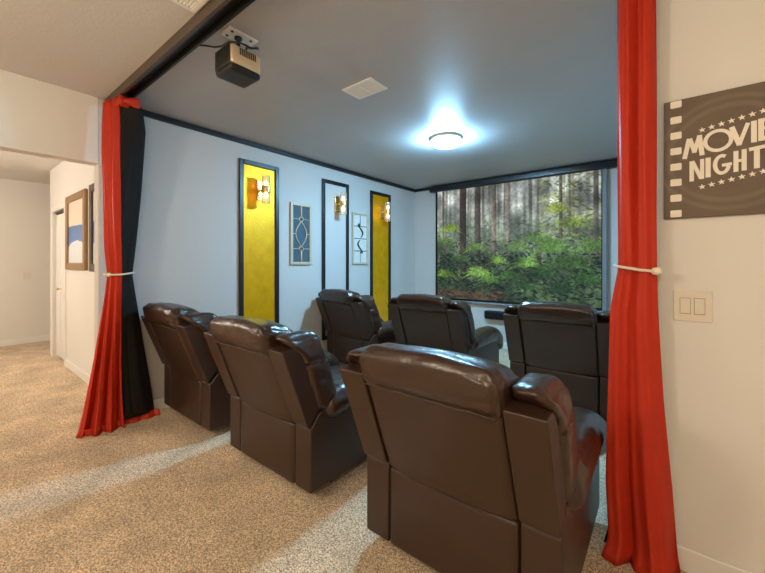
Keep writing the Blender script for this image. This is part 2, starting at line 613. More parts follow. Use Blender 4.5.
def cloth(path, z0, z1, nu, nv, nf, amp, phase=0.0, tie=None, thick=0.004, bow=0.0):
    """path(z) -> (A, B) points in plan; pleated sheet between them, solidified."""
    bm = bmesh.new()
    front, back = [], []
    for j in range(nv + 1):
        z = z1 + (z0 - z1) * j / nv
        A, B, k = path(z)
        A, B = Vector((A[0], A[1], 0)), Vector((B[0], B[1], 0))
        d = (B - A)
        nrm = Vector((d.y, -d.x, 0)).normalized()
        rowf, rowb = [], []
        for i in range(nu + 1):
            u = i / nu
            # rounded outward pleats with sharp creases between them
            a = u * nf * PI + phase + 0.35 * math.sin(z * 1.4 + u * 3)
            w = 2.0 * abs(math.sin(a)) ** 0.75 - 1.2
            w += 0.12 * math.sin(u * nf * 5.3 * PI + phase * 2 + z * 1.1)
            fall = 0.5 * amp * noise.noise(Vector((u * 5, z * 2.2, phase)))
            off = (w * amp + fall) * k + bow * k * math.sin(PI * u)
            p = A + d * u + nrm * off
            p.z = z
            rowf.append(bm.verts.new(p))
            rowb.append(bm.verts.new(p - nrm * thick))
        front.append(rowf)
        back.append(rowb)
    for j in range(nv):
        for i in range(nu):
            bm.faces.new((front[j][i], front[j][i + 1], front[j + 1][i + 1], front[j + 1][i]))
            bm.faces.new((back[j][i], back[j + 1][i], back[j + 1][i + 1], back[j][i + 1]))
    for j in range(nv):
        bm.faces.new((front[j][0], front[j + 1][0], back[j + 1][0], back[j][0]))
        bm.faces.new((front[j][nu], back[j][nu], back[j + 1][nu], front[j + 1][nu]))
    for i in range(nu):
        bm.faces.new((front[0][i], back[0][i], back[0][i + 1], front[0][i + 1]))
        bm.faces.new((front[nv][i], front[nv][i + 1], back[nv][i + 1], back[nv][i]))
    return bm


# left: A outer red edge, M where red turns into black, B black edge
KL = [(2.69, -3.62, 0.885, -3.36, 0.925, -3.30, 1.00),
      (2.60, -3.62, 0.880, -3.36, 0.925, -3.31, 1.06),
      (2.45, -3.62, 0.880, -3.37, 0.930, -3.37, 1.10),
      (1.90, -3.600, 0.880, -3.39, 0.935, -3.46, 1.09),
      (1.45, -3.560, 0.880, -3.40, 0.945, -3.50, 1.06),
      (1.27, -3.545, 0.890, -3.42, 0.950, -3.51, 1.045),
      (1.10, -3.550, 0.875, -3.43, 0.950, -3.52, 1.070),
      (0.60, -3.585, 0.810, -3.50, 0.965, -3.55, 1.150),
      (0.20, -3.610, 0.745, -3.54, 0.985, -3.58, 1.215),
      (0.04, -3.620, 0.715, -3.54, 0.995, -3.60, 1.240),
      (0.004, -3.60, 0.695, -3.52, 1.000, -3.59, 1.250)]
KA = [(2.69, 1.0), (1.6, 1.0), (1.27, 0.6), (0.9, 0.9), (0.0, 1.6)]
t = thing('curtain', 'floor length red and black curtain tied back against the left wall', 'curtain', (0, 0, 0))
obj('red_panel', cloth(lambda z: (interp(KL, z)[0:2], interp(KL, z)[2:4], interp(KA, z)[0]), 0.004, 2.672, 110, 70, 3.2, 0.026, 0.5, bow=0.02), 'red', t, smooth=True)['label'] = 'red satin front panel'
obj('black_panel', cloth(lambda z: (interp(KL, z)[2:4], interp(KL, z)[4:6], interp(KA, z)[0]), 0.05, 2.62, 40, 70, 1, 0.006, 2.0, bow=0.02), 'black_cloth', t, smooth=True)['label'] = 'black lining panel'
obj('hem', cloth(lambda z: ((-3.57, 0.74 + (0.06 - z) * 0.2), (-3.575 + (0.06 - z) * 0.5, 1.27), 1.0), 0.003, 0.055, 70, 6, 5, 0.012, 1.0), 'red', t, smooth=True)
# the bunched heading under the rail
bm = rbox(-3.44, -3.28, 0.90, 1.03, 2.60, 2.668, 0.03, (14, 12, 6), lambda p, u: p + Vector((u.x, u.y, u.z)) * 0.012 * math.sin(p.x * 90 + p.y * 40))
obj('heading', bm, 'red', t, smooth=True)
# cord
def cord_loop(pts, r):
    bm = bmesh.new()
    add_tube(bm, pts, r, 8, closed=True)
    return bm


loop = [(-3.56, 0.865, 1.275), (-3.50, 0.862, 1.272), (-3.43, 0.895, 1.272), (-3.385, 0.94, 1.275), (-3.40, 0.985, 1.28), (-3.46, 1.04, 1.285), (-3.52, 1.06, 1.285), (-3.57, 1.0, 1.283), (-3.58, 0.92, 1.28)]
cd = obj('tieback', cord_loop(loop, 0.0075), 'cord', t, smooth=True)
cd['label'] = 'cream cord tieback'
for q in (-3.495, -3.465):
    bm = bmesh.new()
    add_lathe(bm, [(0.004, -0.017), (0.014, -0.012), (0.017, 0), (0.014, 0.012), (0.004, 0.017)], (q, 0.862 + (q + 3.495) * 0.45, 1.272), 'x', 14)
    obj('bead', bm, 'wood_bead', cd, smooth=True)

KR = [(2.71, -0.170, 2.00, -0.030, 1.97),
      (2.0, -0.170, 2.00, -0.028, 1.97),
      (1.60, -0.168, 2.00, -0.026, 1.97),
      (1.345, -0.165, 2.00, -0.024, 1.97),
      (1.15, -0.195, 2.00, -0.020, 1.97),
      (0.75, -0.205, 2.00, 0.0, 1.98),
      (0.35, -0.215, 2.00, 0.03, 1.99),
      (0.08, -0.205, 1.99, 0.05, 2.0),
      (0.004, -0.23, 1.95, 0.065, 1.97)]
KA = [(2.71, 0.6), (1.8, 0.8), (1.345, 0.6), (0.9, 1.0), (0.0, 1.8)]
t = thing('curtain', 'tall orange-red curtain tied back at the wall corner beside the film sign', 'curtain', (0, 0, 0))
obj('red_panel', cloth(lambda z: (interp(KR, z)[0:2], interp(KR, z)[2:4], interp(KA, z)[0]), 0.004, 2.672, 120, 80, 1.8, 0.026, 0.7, bow=0.02), 'red', t, smooth=True)
obj('black_lining', cloth(lambda z: ((interp(KR, z)[0] - 0.004, interp(KR, z)[1] + 0.035), (interp(KR, z)[2] - 0.02, interp(KR, z)[3] + 0.07), 0.5), 0.03, 2.67, 30, 40, 1, 0.004, 1.0), 'black_cloth', t, smooth=True)['label'] = 'black lining behind the red cloth'
loop = [(-0.168, 1.96, 1.352), (-0.135, 1.925, 1.347), (-0.08, 1.925, 1.337), (-0.03, 1.935, 1.332), (-0.005, 1.98, 1.332), (-0.02, 2.03, 1.34), (-0.1, 2.055, 1.35), (-0.16, 2.05, 1.358), (-0.182, 2.0, 1.358)]
cd = obj('tieback', cord_loop(loop, 0.0065), 'cord', t, smooth=True)
cd['label'] = 'cream cord tieback'
bm = bmesh.new()
add_lathe(bm, [(0.004, -0.022), (0.014, -0.016), (0.019, 0), (0.015, 0.014), (0.004, 0.02)], (-0.022, 1.945, 1.332), 'x', 14)
obj('bead', bm, 'wood_bead', cd, smooth=True)

# ------------------------------------------------------------------ framed panels on the left wall
PANELS = [(2.10, 2.617, 'gold', 'tall black framed panel of gold wallpaper nearest the curtain, behind the rear row'),
          (3.318, 3.84, 'theatre_wall', 'tall black framed panel with a pale inside, between the two gold ones'),
          (4.345, 4.875, 'gold', 'tall black framed panel of gold wallpaper nearest the screen')]
for y0, y1, mm, lab in PANELS:
    t = thing('framed_panel', lab, 'wall panel', (XL, (y0 + y1) / 2, 0.30), 0, 'framed panels on the left wall')
    w = (y1 - y0) / 2
    h = 2.525 - 0.30
    b = 0.052
    obj('frame', bx((0.001, 0.028, -w, -w + b, 0, h), (0.001, 0.028, w - b, w, 0, h), (0.001, 0.028, -w + b, w - b, h - b, h), (0.001, 0.028, -w + b, w - b, 0, b)), 'trim_black', t, bevel=0.006)
    obj('infill', bx((0.001, 0.008, -w + b, w - b, b, h - b)), mm, t)

# ------------------------------------------------------------------ sconces
M['bulb'] = emit_mat('sconce bulb', (1.0, 0.72, 0.38), 9)
SCON = [(2.355, 'brass and crystal wall sconce on the gold panel nearest the curtain'),
        (3.600, 'lit brass and crystal wall sconce on the pale framed panel'),
        (4.630, 'brass and crystal wall sconce on the gold panel nearest the screen')]
first = None
for y, lab in SCON:
    if first is None:
        t = thing('sconce', lab, 'wall lamp', (XL + 0.008, y, 2.20), 0, 'sconces on the framed panels')
        first = t
        obj('back_plate', bx((0.001, 0.022, -0.045, 0.045, -0.11, 0.11)), 'brass', t, bevel=0.004)
        obj('arm', bx((0.022, 0.10, -0.014, 0.014, -0.014, 0.014)), 'brass', t, bevel=0.003)
        bm = bmesh.new()
        add_lathe(bm, [(0.050, -0.035), (0.052, -0.03), (0.052, 0.03), (0.050, 0.035)], (0.135, 0, 0), 'z', 28)
        obj('collar', bm, 'brass', t, smooth=False, bevel=0.002)
        for s in (-1, 1):
            bm = bmesh.new()
            z0, z1 = (0.036, 0.155) if s > 0 else (-0.155, -0.036)
            add_lathe(bm, [(0.047, z0), (0.047, z1), (0.041, z1), (0.041, z0)], (0.135, 0, 0), 'z', 28)
            obj('glass_shade', bm, 'crystal', t, smooth=False, bevel=0.0)
            bm = bmesh.new()
            zz = 0.036 if s > 0 else -0.036
            add_lathe(bm, [(0.010, zz), (0.016, zz + s * 0.02), (0.018, zz + s * 0.04), (0.012, zz + s * 0.06), (0.003, zz + s * 0.068)], (0.135, 0, 0), 'z', 16)
            obj('bulb', bm, 'bulb', t, smooth=True)
    else:
        t = copy_tree(first)
        t.location = (XL + 0.008, y, 2.20)
        t['label'] = lab

# ------------------------------------------------------------------ lattice pictures
def frame_bm(hw, hh, b, d):
    return bx((0.001, d, -hw, -hw + b, -hh, hh), (0.001, d, hw - b, hw, -hh, hh), (0.001, d, -hw + b, hw - b, hh - b, hh), (0.001, d, -hw + b, hw - b, -hh, -hh + b))


t = thing('wall_art', 'champagne framed lattice with an oval over slate blue mirror, between gold and pale panels', 'wall art', (XL, 2.957, 1.737))
hw, hh = 0.170, 0.395
obj('frame', frame_bm(hw, hh, 0.036, 0.03), 'champagne', t, bevel=0.004)
obj('mirror', bx((0.001, 0.010, -hw + 0.036, hw - 0.036, -hh + 0.036, hh - 0.036)), 'glass_blue', t)
bm = bmesh.new()
r = 0.0075
X0 = 0.018
add_tube(bm, [(X0, 0, hh - 0.034), (X0, 0, 0.215)], 0.012, 8)
add_tube(bm, [(X0, 0, -0.215), (X0, 0, -hh + 0.034)], 0.012, 8)
for s in (-1, 1):
    add_tube(bm, [(X0, s * 0.088 * math.sin(PI * k / 16), 0.165 - 0.33 * k / 16) for k in range(17)], r, 8)
    for zz in (-1, 1):
        c = zz * 0.19
        add_tube(bm, [(X0, s * 0.005, c + zz * 0.035), (X0, s * 0.04, c), (X0, s * 0.005, c - zz * 0.035)], r, 8)
        add_tube(bm, [(X0, s * 0.038, c), (X0, s * (hw - 0.034), c)], 0.005, 8)
    add_tube(bm, [(X0, s * 0.088, 0), (X0, s * (hw - 0.034), 0)], 0.005, 8)
obj('lattice', bm, 'champagne', t, smooth=True)

t = thing('wall_art', 'champagne framed milky panel with dark scrollwork, between pale and far gold panels', 'wall art', (XL, 4.100, 1.737))
hw = 0.180
obj('frame', frame_bm(hw, hh, 0.030, 0.028), 'champagne', t, bevel=0.004)
obj('panel', bx((0.001, 0.010, -hw + 0.03, hw - 0.03, -hh + 0.03, hh - 0.03)), 'glass_cream', t)
bm = bmesh.new()
X0 = 0.014
for zz in (0.19, 0.0, -0.19):
    add_tube(bm, [(X0, -hw + 0.03, zz), (X0, hw - 0.03, zz)], 0.005, 6)
add_tube(bm, [(X0, 0, hh - 0.03), (X0, 0, 0.21)], 0.004, 6)
add_tube(bm, [(X0, 0, -0.21), (X0, 0, -hh + 0.03)], 0.004, 6)
for s in (1, -1):
    pts = []
    for k in range(29):
        a = k / 28
        pts.append((X0 + 0.004, s * (0.045 * math.sin(a * PI * 1.5) + 0.01), s * (0.02 + 0.19 * a)))
    add_tube(bm, pts, [0.006 + 0.006 * math.sin(PI * k / 28) for k in range(29)], 8)
    pts = [(X0 + 0.004, s * (-0.035 + (0.03 - 0.0016 * k) * math.cos(k * 0.5)), s * (0.20 + (0.03 - 0.0016 * k) * math.sin(k * 0.5))) for k in range(15)]
    add_tube(bm, pts, 0.006, 8)
obj('scrollwork', bm, 'lead', t, smooth=True)

# ------------------------------------------------------------------ projection screen
def paint_forest(w=340, h=256):
    rng = np.random.default_rng(5)
    img = np.zeros((h, w, 3))
    yy, xx = np.mgrid[0:h, 0:w]
    u, v = xx / (w - 1), 1 - yy / (h - 1)       # v up

    def vnoise(sx, sy, seed):
        g = np.random.default_rng(seed).random((sy + 2, sx + 2))
        X, Y = u * sx, v * sy
        xi, yi = X.astype(int), Y.astype(int)
        fx, fy = X - xi, Y - yi
        fx, fy = fx * fx * (3 - 2 * fx), fy * fy * (3 - 2 * fy)
        return (g[yi, xi] * (1 - fx) + g[yi, xi + 1] * fx) * (1 - fy) + (g[yi + 1, xi] * (1 - fx) + g[yi + 1, xi + 1] * fx) * fy

    # mist behind the trees
    mist = np.array([176, 182, 176.])
    k = np.clip((v - 0.35) / 0.5, 0, 1)[..., None]
    img[:] = (1 - k) * np.array([70, 86, 62.]) + k * mist
    img *= (0.72 + 0.5 * vnoise(60, 5, 1))[..., None]
    img *= (0.85 + 0.3 * vnoise(30, 24, 2))[..., None]
    # thin far trunks
    for i in range(46):
        c, wd = rng.random(), rng.uniform(0.003, 0.011)
        d = np.abs(u - c - 0.004 * np.sin(v * 5 + i))
        a = np.clip((wd - d) / 0.003, 0, 1) * rng.uniform(0.35, 0.75) * (v > 0.3)
        col = np.array([[104, 98, 88], [128, 122, 110], [84, 80, 70]][i % 3], float)
        img = img * (1 - a[..., None]) + col * a[..., None]

    def blob(cx, cy, rx, ry, ang, col, al=1.0):
        R = max(rx, ry) * 1.05
        x0, x1 = int(max(0, (cx - R) * w)), int(min(w, (cx + R) * w + 2))
        y0, y1 = int(max(0, (1 - cy - R * 1.34) * h)), int(min(h, (1 - cy + R * 1.34) * h + 2))
        if x1 <= x0 or y1 <= y0:
            return
        U, V = (u[y0:y1, x0:x1] - cx), (v[y0:y1, x0:x1] - cy) * 0.75
        ca, sa = math.cos(ang), math.sin(ang)
        q = ((U * ca + V * sa) / rx) ** 2 + ((-U * sa + V * ca) / ry) ** 2
        a = (np.clip((1.15 - q) / 0.3, 0, 1) * al)[..., None]
        img[y0:y1, x0:x1] = img[y0:y1, x0:x1] * (1 - a) + np.array(col, float) * a

    # foliage masses, back to front
    def foliage(n, vr, dark, light, size, ur=(0, 1), pl=0.35, al=0.9):
        for i in range(n):
            cx, cy = rng.uniform(*ur), rng.uniform(*vr)
            c = np.array(light if rng.random() < pl else dark, float) * rng.uniform(0.7, 1.25)
            s = size * rng.uniform(0.5, 1.4)
            blob(cx, cy, s, s * rng.uniform(0.15, 0.35), rng.uniform(-0.9, 0.9), c, al)

    foliage(900, (0.36, 0.66), (74, 92, 68), (116, 134, 88), 0.014, pl=0.35, al=0.6)
    foliage(360, (0.50, 1.0), (84, 96, 62), (150, 160, 82), 0.014, (0.68, 1.0), 0.45, 0.7)
    # big trunks
    for c, wd, col, vb in ((0.195, 0.026, (58, 48, 42), 0.14), (0.300, 0.022, (70, 64, 58), 0.26), (0.41, 0.017, (112, 104, 92), 0.42), (0.50, 0.011, (124, 118, 106), 0.45),
                           (0.80, 0.010, (84, 80, 66), 0.4), (0.975, 0.014, (86, 82, 74), 0.3), (0.045, 0.009, (104, 100, 90), 0.4)):
        d = np.abs(u - c)
        a = np.clip((wd - d) / 0.003, 0, 1) * np.clip((v - vb) / 0.03, 0, 1)
        tone = 1.25 - 0.5 * np.clip((u - c) / wd * 0.5 + 0.5, 0, 1) + 0.3 * (vnoise(160, 30, 9) - 0.5)
        img = img * (1 - a[..., None]) + np.array(col, float) * tone[..., None] * a[..., None]
    foliage(700, (0.14, 0.52), (40, 56, 38), (78, 104, 54), 0.013, pl=0.28)
    foliage(900, (0.0, 0.40), (20, 34, 22), (52, 78, 38), 0.014, pl=0.25)

    # ferns: arching fronds with leaflets
    def fern(cx, cy, L, col, nfr=9, al=0.8):
        for f in range(nfr):
            a0 = PI * (0.08 + 0.84 * f / (nfr - 1)) + rng.uniform(-0.1, 0.1)
            for s in range(13):
                t = s / 12
                px = cx + L * t * math.cos(a0)
                py = cy + (L * t * math.sin(a0) - L * 0.55 * t * t) * 1.33
                r = L * 0.16 * (1 - t * 0.8)
                cc = np.array(col, float) * rng.uniform(0.7, 1.2)
                blob(px, py, r, max(0.0022, r * 0.28), a0 + 0.9, cc, al)
                blob(px, py, r, max(0.0022, r * 0.28), a0 - 0.9, cc * 0.85, al)

    for cx, cy, L, col in ((0.10, 0.62, 0.10, (146, 176, 66)), (0.05, 0.50, 0.09, (92, 120, 56)), (0.06, 0.20, 0.10, (118, 158, 62)), (0.28, 0.44, 0.09, (110, 140, 66)),
                           (0.30, 0.22, 0.12, (122, 160, 74)), (0.38, 0.16, 0.10, (90, 126, 56)), (0.43, 0.33, 0.09, (104, 140, 60)), (0.56, 0.44, 0.10, (98, 128, 64)), (0.60, 0.30, 0.12, (104, 142, 62)),
                           (0.66, 0.50, 0.11, (92, 124, 60)), (0.75, 0.42, 0.14, (86, 122, 54)), (0.78, 0.72, 0.10, (140, 154, 70)), (0.86, 0.60, 0.12, (124, 142, 66)), (0.70, 0.22, 0.12, (60, 92, 42)), (0.84, 0.30, 0.15, (76, 112, 52)),
                           (0.95, 0.42, 0.13, (84, 116, 54)), (0.93, 0.18, 0.12, (52, 80, 40)), (0.60, 0.12, 0.10, (44, 70, 34)), (0.80, 0.10, 0.12, (40, 62, 34)), (0.18, 0.34, 0.08, (76, 104, 52)), (0.50, 0.20, 0.09, (70, 104, 46))):
        fern(cx, cy, L, col)
    # shafts of pale haze and broken light across the undergrowth
    img *= np.clip(0.62 + 0.75 * vnoise(11, 9, 31), 0.5, 1.25)[..., None]
    hz = (0.16 * np.clip(1 - np.abs(v - 0.55) / 0.3, 0, 1) * vnoise(7, 5, 33))[..., None]
    img = img * (1 - hz) + np.array([150, 165, 170.]) * hz
    # forest floor in the lower left corner
    for i in range(160):
        blob(rng.uniform(0, 0.45), rng.uniform(0, 0.075), 0.02, 0.006, rng.uniform(-0.3, 0.3), np.array([86, 66, 50.]) * rng.uniform(0.5, 1.3), 0.8)
    img *= (0.86 + 0.28 * vnoise(90, 70, 21))[..., None]
    return np.clip(img, 0, 255) / 255, w, h


def screen_surface(parent, x0, x1, y, z0, z1, strength):
    img, w, h = paint_forest()
    linc = np.where(img <= 0.04045, img / 12.92, ((img + 0.055) / 1.055) ** 2.4)
    xs = np.linspace(x0, x1, w)
    zs = np.linspace(z1, z0, h)
    co = np.zeros((h, w, 3))
    co[..., 0] = xs[None, :]
    co[..., 1] = y
    co[..., 2] = zs[:, None]
    i = np.arange((h - 1) * (w - 1))
    r, c = i // (w - 1), i % (w - 1)
    a = r * w + c
    q = np.stack([a, a + w, a + w + 1, a + 1], 1)
    me = bpy.data.meshes.new('picture')
    me.from_pydata(co.reshape(-1, 3).tolist(), [], q.tolist())
    at = me.color_attributes.new('film', 'FLOAT_COLOR', 'POINT')
    at.data.foreach_set('color', np.concatenate([linc.reshape(-1, 3), np.ones((w * h, 1))], 1).astype(np.float32).ravel())
    m, nt, b = new_mat('projected film picture')
    at_n = nt.nodes.new('ShaderNodeAttribute')
    at_n.attribute_name = 'film'
    b.inputs['Base Color'].default_value = (0.02, 0.02, 0.02, 1)
    b.inputs['Roughness'].default_value = 0.9
    b.inputs['Specular IOR Level'].default_value = 0.0
    nt.links.new(at_n.outputs['Color'], b.inputs['Emission Color'])
    b.inputs['Emission Strength'].default_value = strength
    me.materials.append(m)
    o = bpy.data.objects.new('picture', me)
    COL.objects.link(o)
    o.parent = parent
    return o


t = thing('projection_screen', 'pull-down projection screen on the back wall showing a sunlit fern forest', 'screen', (-1.91, YB, 0))
SX = 1.252
obj('sheet', bx((-SX - 0.04, SX + 0.065, -0.062, -0.058, 0.715, 2.66)), 'black_cloth', t)
screen_surface(t, -SX, SX, -0.0635, 0.755, 2.655, 1.0)
obj('roller_case', rbox(-SX - 0.14, SX + 0.22, -0.125, -0.001, 2.618, 2.728, 0.02, (4, 6, 6)), 'trim_black', t, smooth=True)
obj('bottom_bar', rbox(-SX - 0.04, SX + 0.065, -0.072, -0.050, 0.690, 0.722, 0.008, (4, 4, 4)), mat('grey bar', (0.25, 0.26, 0.28), 0.4), t, smooth=True)
obj('side_edge', bx((SX + 0.012, SX + 0.062, -0.066, -0.0625, 0.722, 2.63)), mat('grey screen edge', (0.22, 0.22, 0.22), 0.6), t)

t = thing('soundbar', 'black rounded soundbar on the back wall under the screen', 'speaker', (-1.91, YB, 0.525))
obj('body', rbox(-0.385, 0.385, -0.095, -0.001, -0.07, 0.07, 0.03, (10, 10, 10)), 'black_plastic', t, smooth=True)
obj('grille', rbox(-0.36, 0.36, -0.101, -0.094, -0.055, 0.055, 0.003, (6, 3, 4)), 'black_cloth', t, smooth=True)

# ------------------------------------------------------------------ ceiling fittings
M['lamp_glow'] = emit_mat('cool lamp diffuser', (0.33, 0.70, 1.03), 500)
t = thing('ceiling_lamp', 'round flush white ceiling lamp, lit, on the dark ceiling', 'ceiling lamp', (-1.88, 3.507, H))
bm = bmesh.new()
add_lathe(bm, [(0.172, -0.001), (0.175, -0.012), (0.165, -0.028), (0.148, -0.032), (0.148, -0.001)], (0, 0, 0), 'z', 48)
obj('ring', bm, 'white_plastic', t, smooth=True)
bm = bmesh.new()
add_lathe(bm, [(0.146, -0.028), (0.142, -0.06), (0.128, -0.078), (0.09, -0.088), (0.05, -0.092), (0.005, -0.093)], (0, 0, 0), 'z', 48)
obj('diffuser', bm, 'lamp_glow', t, smooth=True)


def vent(name, label, cx, cy, hw, hd, slat_dir='x'):
    t = thing(name, label, 'air vent', (cx, cy, H))
    b = 0.025
    obj('frame', bx((-hw, hw, -hd, -hd + b, -0.012, 0), (-hw, hw, hd - b, hd, -0.012, 0), (-hw, -hw + b, -hd + b, hd - b, -0.012, 0), (hw - b, hw, -hd + b, hd - b, -0.012, 0), (-0.008, 0.008, -hd + b, hd - b, -0.011, 0)), 'white_plastic', t, bevel=0.003)
    obj('backing', bx((-hw + b, hw - b, -hd + b, hd - b, -0.002, -0.0005)), 'lead', t)
    n = int((hd * 2 - 2 * b) / 0.017)
    for sx, (xa, xb) in enumerate(((-hw + b, -0.008), (0.008, hw - b))):
        bm = bmesh.new()
        for i in range(n):
            y = -hd + b + (i + 0.5) * (2 * hd - 2 * b) / n
            add_prism(bm, [(y - 0.007, -0.003), (y + 0.004, -0.011), (y + 0.007, -0.010), (y - 0.004, -0.002)], 'x', xa, xb)
        obj('louvre_bank', bm, 'white_plastic', t)
    return t


vent('ceiling_vent', 'white louvred air vent on the dark ceiling between projector and lamp', -1.845, 2.110, 0.150, 0.102)
vent('ceiling_vent', 'white air vent on the pale ceiling at the top edge beyond the brown beam', -1.91, 0.74, 0.10, 0.15)

t = thing('projector', 'small bronze and black cube projector hanging from a white ceiling plate', 'projector', (-2.02, 1.15, H))
obj('mount_plate', bx((-0.055, 0.055, -0.085, 0.10, -0.010, 0)), 'white_plastic', t, bevel=0.003)
for q in ((-0.03, -0.055), (0.03, -0.055), (-0.03, 0.065), (0.03, 0.065)):
    bm = bmesh.new()
    add_lathe(bm, [(0.009, -0.0135), (0.009, -0.0095)], (q[0], q[1], 0), 'z', 10)
    obj('screw', bm, 'lead', t)
bm = bmesh.new()
add_lathe(bm, [(0.022, -0.01), (0.022, -0.022), (0.012, -0.026), (0.012, -0.12)], (0, 0.0, 0), 'z', 16)
obj('stem', bm, 'black_metal', t, smooth=True)
B = obj('body', rbox(-0.094, 0.094, -0.098, 0.098, -0.228, -0.112, 0.022, (12, 12, 6)), 'bronze', t, smooth=True)
obj('rear_panel', rbox(-0.084, 0.084, -0.1015, -0.096, -0.232, -0.116, 0.004, (4, 4, 4)), 'black_plastic', B, smooth=True)
obj('underside', rbox(-0.095, 0.095, -0.099, 0.099, -0.262, -0.218, 0.022, (12, 12, 6)), 'black_plastic', B, smooth=True)
bm = bmesh.new()
for i in range(9):
    add_box(bm, 0.091, 0.0955, -0.045 + i * 0.012, -0.038 + i * 0.012, -0.165, -0.125)
obj('side_grille', bm, 'black_plastic', B)
bm = bmesh.new()
add_lathe(bm, [(0.03, 0.094), (0.032, 0.106), (0.024, 0.110), (0.020, 0.104)], (-0.03, 0, -0.17), 'y', 24)
obj('lens', bm, 'black_plastic', B, smooth=True)
bm = bmesh.new()
add_tube(bm, [(-2.345, 1.005, H - 0.012), (-2.30, 1.02, H - 0.010), (-2.22, 1.05, H - 0.03), (-2.16, 1.075, H - 0.05), (-2.10, 1.09, H - 0.06), (-2.04, 1.10, H - 0.05), (-1.99, 1.14, H - 0.055), (-1.955, 1.20, H - 0.075), (-1.95, 1.24, H - 0.06), (-1.975, 1.25, H - 0.04), (-2.0, 1.22, H - 0.05), (-1.98, 1.18, H - 0.07), (-1.97, 1.17, H - 0.118)], 0.006, 8)
tag(obj('power_cable', bm, 'black_plastic', smooth=True), 'thin black cable running from the brown beam to the hanging projector', 'cable')

# ------------------------------------------------------------------ film sign
def sign_mat():
    m, nt, b = new_mat('brown film print')
    b.inputs['Roughness'].default_value = 0.6
    tc = nt.nodes.new('ShaderNodeTexCoord')
    sp = nt.nodes.new('ShaderNodeVectorMath')
    sp.operation = 'MULTIPLY'
    sp.inputs[1].default_value = (1, 0, 1)
    nt.links.new(tc.outputs['Object'], sp.inputs[0])
    ln = nt.nodes.new('ShaderNodeVectorMath')
    ln.operation = 'LENGTH'
    nt.links.new(sp.outputs['Vector'], ln.inputs[0])
    ramp = nt.nodes.new('ShaderNodeValToRGB')
    cr = ramp.color_ramp
    base, lite = (0.135, 0.095, 0.066, 1), (0.17, 0.125, 0.088, 1)
    cr.elements[0].position = 0.0
    cr.elements[0].color = base
    cr.elements[1].position = 1.0
    cr.elements[1].color = base
    for p, c in ((0.185, base), (0.190, lite), (0.204, lite), (0.209, base), (0.222, base), (0.226, lite), (0.238, lite), (0.244, base)):
        e = cr.elements.new(p)
        e.color = c
    nt.links.new(ln.outputs['Value'], ramp.inputs['Fac'])
    n = nt.nodes.new('ShaderNodeTexNoise')
    n.inputs['Scale'].default_value = 9
    nt.links.new(tc.outputs['Object'], n.inputs['Vector'])
    mr = nt.nodes.new('ShaderNodeMapRange')
    mr.inputs['To Min'].default_value = 0.8
    mr.inputs['To Max'].default_value = 1.2
    nt.links.new(n.outputs['Fac'], mr.inputs['Value'])
    s = nt.nodes.new('ShaderNodeVectorMath')
    s.operation = 'SCALE'
    nt.links.new(ramp.outputs['Color'], s.inputs[0])
    nt.links.new(mr.outputs['Result'], s.inputs['Scale'])
    nt.links.new(s.outputs['Vector'], b.inputs['Base Color'])
    return m


M['ivory'] = mat('ivory print', (0.86, 0.80, 0.69), 0.6)
SCX, SCZ = 0.215, 1.830
t = thing('film_sign', 'brown film strip sign reading MOVIE NIGHT on the wall beside the red curtain', 'sign', (SCX, YS, SCZ))
obj('panel', bx((-0.214, 0.214, -0.022, -0.001, -0.263, 0.263)), sign_mat(), t, bevel=0.002)
YF = -0.0225
for s in (-1, 1):
    for i in range(8):
        z = 0.244 - i * 0.0695
        x = s * 0.172
        w, hgt = 0.0195, 0.0155
        poly = []
        for k in range(4):
            cx, cz = (w - 0.005) * (1, -1, -1, 1)[k], (hgt - 0.005) * (1, 1, -1, -1)[k]
            for q in range(4):
                a = (k + q / 3) * PI / 2
                poly.append((x + cx + 0.005 * math.cos(a), z + cz + 0.005 * math.sin(a)))
        bm = bmesh.new()
        add_prism(bm, poly, 'y', YF - 0.001, YF)
        obj('film_hole', bm, 'ivory', t)


NS = [0]


def lift():
    NS[0] = NS[0] % 6 + 1
    return YF - 0.0014 - 0.0003 * NS[0]


def stroke(bm, a, b, w):
    a, b = Vector(a), Vector(b)
    n = Vector((-(b - a).y, (b - a).x)).normalized() * w / 2
    add_prism(bm, [tuple(a + n), tuple(b + n), tuple(b - n), tuple(a - n)], 'y', lift(), YF)


def arc(bm, c, rx, ry, a0, a1, w, n=28):
    pts = [(math.radians(a0 + (a1 - a0) * k / n)) for k in range(n + 1)]
    o = [(c[0] + (rx) * math.cos(a), c[1] + (ry) * math.sin(a)) for a in pts]
    i = [(c[0] + (rx - w) * math.cos(a), c[1] + (ry - w) * math.sin(a)) for a in pts]
    y1 = lift()
    for k in range(n):
        add_prism(bm, [o[k], o[k + 1], i[k + 1], i[k]], 'y', y1, YF)


def letter(fn):
    bm = bmesh.new()
    fn(bm)
    obj('letter', bm, 'ivory', t)


S = 0.0165
ox, oz = -SCX, -SCZ


def L(x, z):
    return (x + ox, z + oz)


